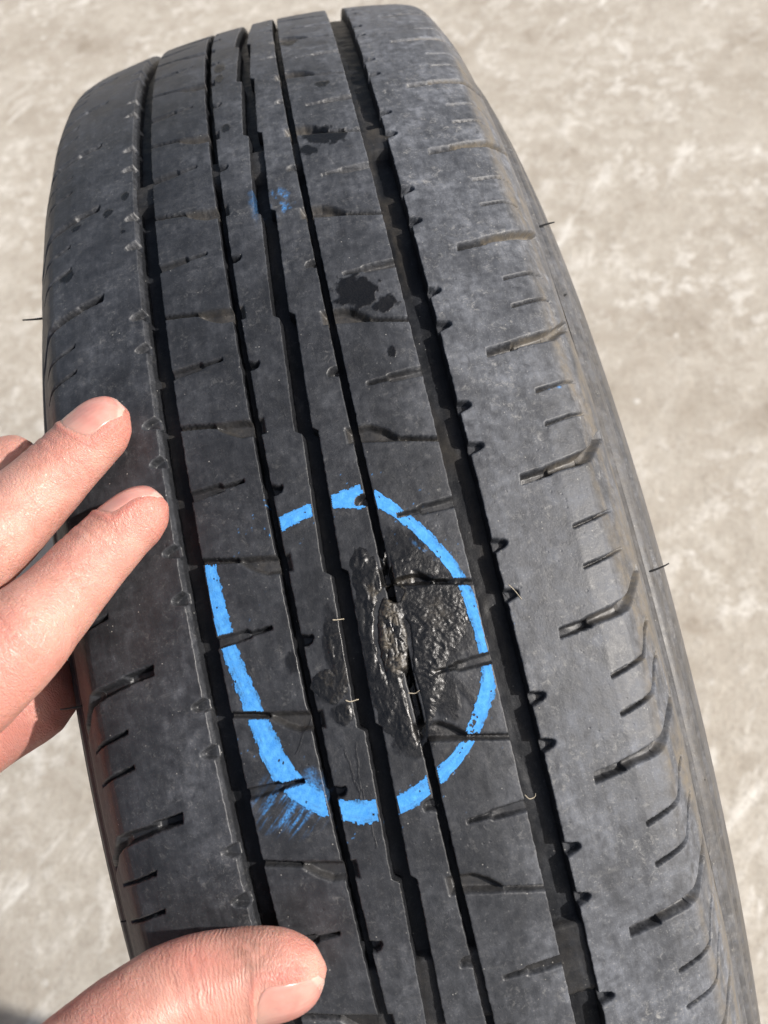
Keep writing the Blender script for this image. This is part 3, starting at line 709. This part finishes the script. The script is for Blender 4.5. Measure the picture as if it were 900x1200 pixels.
# ------------------------------------------------------------------ hand
def tread_depth(u, v):
    """distance forward from the phone to the unworn tread along the ray of a direction"""
    d = CAM_M.T @ np.array([(u - 450) / CF, (v - 600) / CF, 1.0]); t = np.linspace(150, 520, 7401)
    P = CAM_P + t[:, None] * d
    f = np.hypot(P[:, 1], P[:, 2]) - crown(P[:, 0]); k = np.where(f < 0)[0]
    return t[k[0]] if len(k) else 300.0
def cdir(x, y, z):
    v = CAM_M.T @ np.array([x, y, z], float); return v / np.linalg.norm(v)
class Digit:
    """a finger swept along joints: (u, v, depth, half width, half thickness)"""
    def __init__(s, joints, dorsal0, dorsal1, n=90, tip_len=8.0):
        P = np.array([cam_point(j[0], j[1], j[2]) for j in joints]); W = np.array([j[3:5] for j in joints], float)
        s.C = catmull(P, n)
        L = np.concatenate([[0], np.cumsum(np.linalg.norm(np.diff(s.C, axis=0), axis=1))]); s.L = L
        Lj = [L[np.argmin(np.linalg.norm(s.C - p, axis=1))] for p in P]
        s.W = np.stack([pchip(np.array(Lj), W[:, i], L) for i in (0, 1)], 1)
        T = np.gradient(s.C, axis=0); T /= np.linalg.norm(T, axis=1)[:, None]; s.T = T
        f = (L / L[-1])[:, None]; D = dorsal0 * (1 - f) + dorsal1 * f
        N = D - (D * T).sum(1)[:, None] * T; s.N = N / np.linalg.norm(N, axis=1)[:, None]
        s.B = np.cross(s.T, s.N)
        tp = np.clip(1 - L / tip_len, 0, 1); s.k = np.sqrt(np.clip(1 - tp ** 2.25, 0, 1)); s.k[0] = 0.02
    def rings(s, seg=36):
        a = np.linspace(0, 2 * math.pi, seg, endpoint=False)
        ca, sa = np.cos(a), np.sin(a)
        ca = np.sign(ca) * np.abs(ca) ** .92; sa = np.sign(sa) * np.abs(sa) ** .92
        return s.C[:, None] + s.k[:, None, None] * (s.B[:, None] * (s.W[:, 0:1] * ca[None])[..., None] + s.N[:, None] * (s.W[:, 1:2] * sa[None])[..., None])
    def mesh(s, seg=36):
        V = s.rings(seg); n = len(V); idx = np.arange(n * seg).reshape(n, seg); nx = np.roll(idx, -1, 1)
        F = np.stack([idx[:-1], nx[:-1], nx[1:], idx[1:]], -1).reshape(-1, 4).tolist()
        F.append(idx[0][::-1].tolist()); F.append(idx[-1].tolist())
        return V.reshape(-1, 3).tolist(), F
    def local(s, P):
        """(u along from the tip, signed angle from dorsal, distance) for points"""
        u = np.zeros(len(P)); ang = np.zeros(len(P)); dist = np.zeros(len(P))
        for c in range(0, len(P), 20000):
            q = P[c:c + 20000]; d2 = ((q[:, None] - s.C[None]) ** 2).sum(-1); i = d2.argmin(1)
            r = q - s.C[i]; t = (r * s.T[i]).sum(1)
            u[c:c + 20000] = s.L[i] + t
            ang[c:c + 20000] = np.arctan2((r * s.B[i]).sum(1), (r * s.N[i]).sum(1)); dist[c:c + 20000] = np.sqrt(d2.min(1)) / s.W[i].mean(1)
        return u, ang, dist
    def at(s, u, ang, scale=1.0, lift=0.0):
        C = np.stack([np.interp(u, s.L, s.C[:, i]) for i in range(3)], -1)
        N = np.stack([np.interp(u, s.L, s.N[:, i]) for i in range(3)], -1); B = np.stack([np.interp(u, s.L, s.B[:, i]) for i in range(3)], -1)
        w_ = np.interp(u, s.L, s.W[:, 0]); t_ = np.interp(u, s.L, s.W[:, 1]); k = np.interp(u, s.L, s.k)
        return C + B * ((w_ * k * scale + lift) * np.sin(ang))[..., None] + N * ((t_ * k * scale + lift) * np.cos(ang))[..., None]

ZI = tread_depth(180, 598); ZM = tread_depth(130, 500); ZT = tread_depth(335, 1140)
index = Digit([(198, 590, ZI - 6.0, 7.2, 6.6), (165, 604, ZI - 6.8, 7.4, 6.8), (120, 645, ZI - 9, 8.4, 7.7), (68, 702, ZI - 14, 9.7, 8.8), (-2, 772, ZI - 23, 12.0, 10.6),
               (-80, 850, ZI - 22, 10.6, 10.2), (-230, 955, ZI - 8, 12, 12.0), (-360, 1040, ZI + 14, 15, 13)], cdir(-.70, -.70, -.16), cdir(-.3, -.75, -.6))
middle = Digit([(152, 482, ZM - 6.0, 7.0, 6.4), (124, 498, ZM - 6.6, 7.4, 6.7), (78, 542, ZM - 9, 8.4, 7.5), (28, 592, ZM - 13, 9.8, 8.6), (-42, 656, ZM - 19, 11.2, 9.8),
                (-130, 740, ZM - 18, 10.6, 10.2), (-290, 850, ZM - 4, 12, 12), (-410, 960, ZM + 16, 15, 13)], cdir(-.50, -.50, -.70), cdir(-.3, -.75, -.6))
ring = Digit([(40, 520, ZM + 16, 6.4, 6.2), (18, 538, ZM + 14, 6.9, 6.6), (-30, 580, ZM + 8, 7.6, 7.2), (-95, 640, ZM + 2, 8.6, 8.2), (-200, 730, ZM - 2, 10, 9.8),
              (-360, 830, ZM + 8, 12, 11.5), (-460, 930, ZM + 24, 14, 13)], cdir(-.5, -.5, -.7), cdir(-.3, -.75, -.6))
little = Digit([(-20, 470, ZM + 34, 5.6, 5.4), (-45, 490, ZM + 32, 6.0, 5.8), (-95, 540, ZM + 28, 6.8, 6.4), (-170, 610, ZM + 22, 7.6, 7.4), (-280, 700, ZM + 20, 9, 8.8),
                (-440, 810, ZM + 30, 11, 10.5), (-520, 920, ZM + 40, 12, 12)], cdir(-.5, -.5, -.7), cdir(-.3, -.75, -.6))
thumb = Digit([(384, 1134, ZT - 9.0, 8.8, 7.8), (340, 1141, ZT - 9.5, 10.3, 8.6), (285, 1147, ZT - 10, 10.9, 9.6), (215, 1167, ZT - 12, 11.2, 10.6), (140, 1212, ZT - 15, 10.9, 10.6),
               (40, 1290, ZT - 16, 12.0, 11.5), (-90, 1330, ZT - 8, 14, 13), (-240, 1290, ZT + 8, 17, 15), (-380, 1220, ZT + 22, 19, 16)], cdir(.34, .72, -.62), cdir(-.2, .5, -.8), tip_len=10.5)
palm = Digit([(80, 774, ZI + 27, 10, 10), (42, 804, ZI + 27, 13, 12), (-40, 842, ZI + 24, 16, 15), (-160, 920, ZI + 18, 21, 18), (-300, 1040, ZI + 24, 30, 17), (-450, 1120, ZI + 30, 33, 18), (-620, 1190, ZI + 34, 29, 19),
              (-800, 1270, ZI + 36, 27, 21), (-1100, 1400, ZI + 36, 32, 26)], cdir(-.35, -.55, -.75), cdir(-.35, -.55, -.75), tip_len=13)
web = Digit([(-60, 960, ZI + 20, 12, 9), (-110, 1060, ZI + 20, 16, 11), (-190, 1180, ZI + 18, 18, 13), (-330, 1210, ZI + 24, 20, 15)], cdir(-.6, 0, -.8), cdir(-.6, 0, -.8), tip_len=11)
DIG = [index, middle, ring, little, thumb, palm, web]

def skin_material():
    mt, nt, bs = new_mat("skin"); b = NB(nt); co = b.coord()
    red, lines = b.attr('red'), b.attr('lines'); u, v = b.attr('along'), b.attr('around')
    uv = b.n('ShaderNodeCombineXYZ', i_X=u, i_Y=v, i_Z=0.0).outputs[0]
    n1 = b.noise(co, 130, 5, .65, .4); n2 = b.noise(co, 480, 5, .65); n0 = b.noise(co, 55, 3, .55)
    c = b.mix(b.mr(n1, .3, .7), (0.434, 0.220, 0.171), (0.535, 0.304, 0.248))
    c = b.mix(b.mathn('MULTIPLY', red, b.mr(n2, .2, .7, .5, .9), clamp=True), c, (0.460, 0.159, 0.131))
    c = b.mix(b.mathn('MULTIPLY', b.mr(n0, .50, .66), .55), c, (0.482, 0.192, 0.155))
    c = b.mix(b.mathn('MULTIPLY', b.mr(n0, .46, .34), .45), c, (0.578, 0.369, 0.298))
    c = b.mix(b.mathn('MULTIPLY', b.mr(n2, .60, .78), .25), c, (0.406, 0.192, 0.144))
    c = b.mix(b.mathn('MULTIPLY', b.attr('grime'), b.mr(n2, .35, .62), clamp=True), c, (.16, .085, .06))
    # fine creases across the finger and print ridges
    wob = b.noise(uv, .17, 4, .62)
    ph = b.mathn('ADD', b.mathn('MULTIPLY', u, 7.4), b.mathn('MULTIPLY', wob, 24.0))
    ph = b.mathn('ADD', ph, b.mathn('MULTIPLY', b.mathn('MULTIPLY', v, v), .028))
    ridge = b.mathn('MULTIPLY', b.mathn('SINE', ph), .5)
    rm = b.mathn('MULTIPLY', lines, b.mr(b.noise(uv, .28, 3), .38, .62), clamp=True)
    cell = b.vor(b.mapping(uv, (2.2, 1.15, 1)), 1.0, 'DISTANCE_TO_EDGE'); cell2 = b.vor(b.mapping(uv, (1.0, .55, 1)), 1.0, 'DISTANCE_TO_EDGE')
    h = b.mathn('ADD', b.mathn('MULTIPLY', b.mr(cell, 0, .22), .42), b.mathn('MULTIPLY', b.mr(cell2, 0, .16), .38))
    h = b.mathn('MULTIPLY', h, b.mathn('SUBTRACT', 1.0, b.mathn('MULTIPLY', lines, .6)))
    h = b.mathn('ADD', h, b.mathn('MULTIPLY', b.mathn('MULTIPLY', ridge, rm), .48))
    h = b.mathn('ADD', h, b.mathn('MULTIPLY', n2, .35))
    c = b.mix(b.mathn('MULTIPLY', b.mathn('MULTIPLY', b.mr(ridge, -.1, .45), rm), .22), c, (.66, .42, .33))
    b.set(bs.inputs['Base Color'], c)
    bs.inputs['Subsurface Weight'].default_value = .55
    bs.inputs['Subsurface Radius'].default_value = (1.0, .36, .20)
    bs.inputs['Subsurface Scale'].default_value = .0012
    b.set(bs.inputs['Roughness'], b.mr(n2, .3, .7, .36, .52)); bs.inputs['Specular IOR Level'].default_value = .42
    b.set(bs.inputs['Normal'], b.bump(h, .62, .00026))
    return mt
def nail_material():
    mt, nt, bs = new_mat("fingernail"); b = NB(nt); e = b.attr('edge'); u, v = b.attr('along'), b.attr('around')
    co = b.coord(); n = b.noise(co, 260, 3)
    c = b.mix(b.mr(n, .3, .7), (.510, .225, .190), (.560, .290, .245))
    c = b.mix(b.mr(u, .62, 1.0), c, (.52, .310, .255))
    c = b.mix(b.mr(e, .55, .95, 0, .45), c, (.68, .52, .45))
    b.set(bs.inputs['Base Color'], c); bs.inputs['Roughness'].default_value = .24
    bs.inputs['Subsurface Weight'].default_value = .4; bs.inputs['Subsurface Radius'].default_value = (1, .4, .25); bs.inputs['Subsurface Scale'].default_value = .001
    st = b.mathn('SINE', b.mathn('MULTIPLY', v, 34.0))
    b.set(bs.inputs['Normal'], b.bump(b.mathn('ADD', b.mathn('MULTIPLY', st, .25), n), .25, .00012))
    return mt

# nails: digit, near edge from the tip, far edge, half angle, free edge overhang
NAILS = [(index, 1.6, 12.6, .98), (middle, 1.5, 13.2, .98), (thumb, 1.8, 15.0, 1.0)]
def build_hand():
    V, F = [], []
    for d in DIG:
        v, f = d.mesh(); o = len(V); V += v; F += [[i + o for i in q] for q in f]
    me = bpy.data.meshes.new("tmp"); me.from_pydata(V, [], F)
    tmp = bpy.data.objects.new("tmp", me); COL.objects.link(tmp)
    rm = tmp.modifiers.new("r", 'REMESH'); rm.mode = 'VOXEL'; rm.voxel_size = .62; rm.adaptivity = 0
    sm = tmp.modifiers.new("s", 'SMOOTH'); sm.factor = .5; sm.iterations = 7
    dg = bpy.context.evaluated_depsgraph_get(); me2 = bpy.data.meshes.new_from_object(tmp.evaluated_get(dg))
    bpy.data.objects.remove(tmp); bpy.data.meshes.remove(me)
    n = len(me2.vertices); P = np.zeros(n * 3, np.float32); me2.vertices.foreach_get('co', P); P = P.reshape(-1, 3).astype(float)
    nf = len(me2.polygons); ls = np.zeros(nf * 4, np.int32); me2.loops.foreach_get('vertex_index', ls); Fq = ls.reshape(-1, 4)
    Nn = np.zeros(n * 3, np.float32); me2.vertices.foreach_get('normal', Nn); Nn = Nn.reshape(-1, 3).astype(float)
    U = np.zeros(n); A = np.zeros(n); best = np.full(n, 1e9); dig = np.zeros(n, int); loc = []
    for i, d in enumerate(DIG):
        u, a, di = d.local(P); loc.append((u, a)); mk = di < best
        best[mk] = di[mk]; U[mk] = u[mk]; A[mk] = a[mk]; dig[mk] = i
    disp = np.zeros(n); red = np.zeros(n); lines = np.zeros(n); grime = np.zeros(n)
    for i, (d, u0, u1, ha) in {0: NAILS[0], 1: NAILS[1], 4: NAILS[2]}.items():
        mk = dig == i; u, a = loc[i]
        uu = (u - u0) / (u1 - u0); aa = a / ha
        e = np.maximum(np.abs(aa) ** 1.0, np.where(uu > .5, np.hypot(np.clip((uu - .62) / .38, 0, 9), np.abs(aa) * .8), np.abs(aa)))
        fold = np.exp(-((e - 1.18) / .12) ** 2) * sstep(-.02, .25, uu) * .30
        bed = -sstep(1.05, .90, e) * sstep(-.25, .05, uu) * .22
        disp += np.where(mk & (uu < 1.7), fold + bed, 0)
        red += np.where(mk, .55 * np.exp(-(u / 9.0) ** 2) + .6 * fold / .30, 0)
    # joint creases on the backs of the fingers, pads a little flattened
    for i, pos in ((0, (17.5, 19.5, 21.2, 46)), (1, (18, 20, 21.8, 46)), (4, (24.5, 26.5, 28.5, 30))):
        mk = dig == i; u, a = loc[i]
        for q in pos:
            uu = u + (fbm(a * 2.2, u * 0 + q, 121, 2) - .5) * 2.4
            disp -= np.where(mk, .16 * np.exp(-((uu - q) / .42) ** 2) * sstep(2.3, 1.3, np.abs(a)), 0)
        red += np.where(mk, .22 * np.exp(-((u - pos[1]) / 5) ** 2), 0)
    th = dig == 4
    lines[th] = sstep(7, 15, U[th]) * (1 - .75 * sstep(24, 40, U[th])); lines[~th] = .12
    ut, at_ = loc[4]
    grime = np.where(th, .55 * np.exp(-((ut - 15) / 5) ** 2) * sstep(-.4, -1.1, at_) * 1.0 + .55 * np.exp(-((ut - 15) / 5) ** 2) * sstep(.9, 1.5, at_), 0)
    red += np.where(dig == 5, .55, 0) + .18
    disp += (fbm(U * .22, A * 2.0 + dig * 5, 125, 3) - .5) * .30
    P = P + Nn * disp[:, None]
    root = bpy.data.objects.new("hand", None)
    Wp = world(P); org = world(cam_point(-380, 1100, ZI + 25)); Wp = Wp - org
    me = raw_mesh("hand", Wp, Fq, dict(along=U, around=A * 8.0, red=np.clip(red, 0, 1), lines=lines, grime=grime))
    bpy.data.meshes.remove(me2)
    hand = link_mesh("hand", me, None, skin_material()); hand.location = org.tolist()
    tag(hand, "bare left hand with two fingertips and a thumb resting on the tyre's left shoulder", "hand")
    bvh = BVHTree.FromPolygons(P.tolist(), Fq.tolist())
    nm = nail_material()
    for d, u0, u1, ha in NAILS:
        nu, na = 30, 25; uu = np.linspace(0, 1, nu); aa = np.linspace(-1, 1, na)
        UU, AA = np.meshgrid(uu, aa, indexing='ij')
        # rounded cuticle end and slightly rounded free edge
        wid = np.where(UU < .62, 1.0, np.sqrt(np.clip(1 - ((UU - .62) / .385) ** 2.6, 0, 1)))
        fe = (1 - AA ** 2) * -.9
        u_ = u0 + (u1 - u0) * UU + fe * (1 - UU); a_ = AA * ha * wid
        top = d.at(u_, a_, 1.0, 3.0); cen = d.at(u_, a_, .0, 0)
        Q = np.zeros(top.shape)
        for i in range(nu):
            for j in range(na):
                o = Vector(top[i, j]); dr_ = Vector(cen[i, j]) - o; dr_.normalize()
                h, _, _, dist = bvh.ray_cast(o, dr_, 12.0)
                Q[i, j] = np.array(h if h else o + dr_ * 3.0) - np.array(dr_) * (.20 if not (j in (0, na - 1) or i == nu - 1) else -.12)
        # stiff plate: smooth the draped sheet, let the free edge stand off the pad
        for it in range(5):
            Q[1:-1] = .5 * Q[1:-1] + .25 * (Q[:-2] + Q[2:])
        lift = .18 * np.clip(1 - UU / .3, 0, 1); nr_ = top - cen; nr_ /= np.linalg.norm(nr_, axis=-1)[..., None]
        Q = Q + nr_ * lift[..., None]
        Qb = Q - nr_ * .45
        Vn = np.concatenate([Q.reshape(-1, 3), Qb.reshape(-1, 3)])
        Fa = grid_faces(nu, na); off = nu * na; idx = np.arange(off).reshape(nu, na)
        bd = np.concatenate([idx[0, :], idx[1:, -1], idx[-1, -2::-1], idx[-2:0:-1, 0]]); bn = np.roll(bd, -1)
        Fs = np.stack([bd, bn, bn + off, bd + off], -1)
        Fall = np.concatenate([Fa[:, ::-1], Fa + off, Fs])
        ed = np.tile((1 - UU).ravel(), 2)
        edge = np.tile(sstep(.86, .97, 1 - UU + .05 * AA ** 2).ravel(), 2)
        o = link_mesh("fingernail", raw_mesh("fingernail", world(Vn) - org, Fall, dict(edge=edge, along=np.tile(UU.ravel(), 2), around=np.tile(AA.ravel(), 2))), hand, nm)
build_hand()
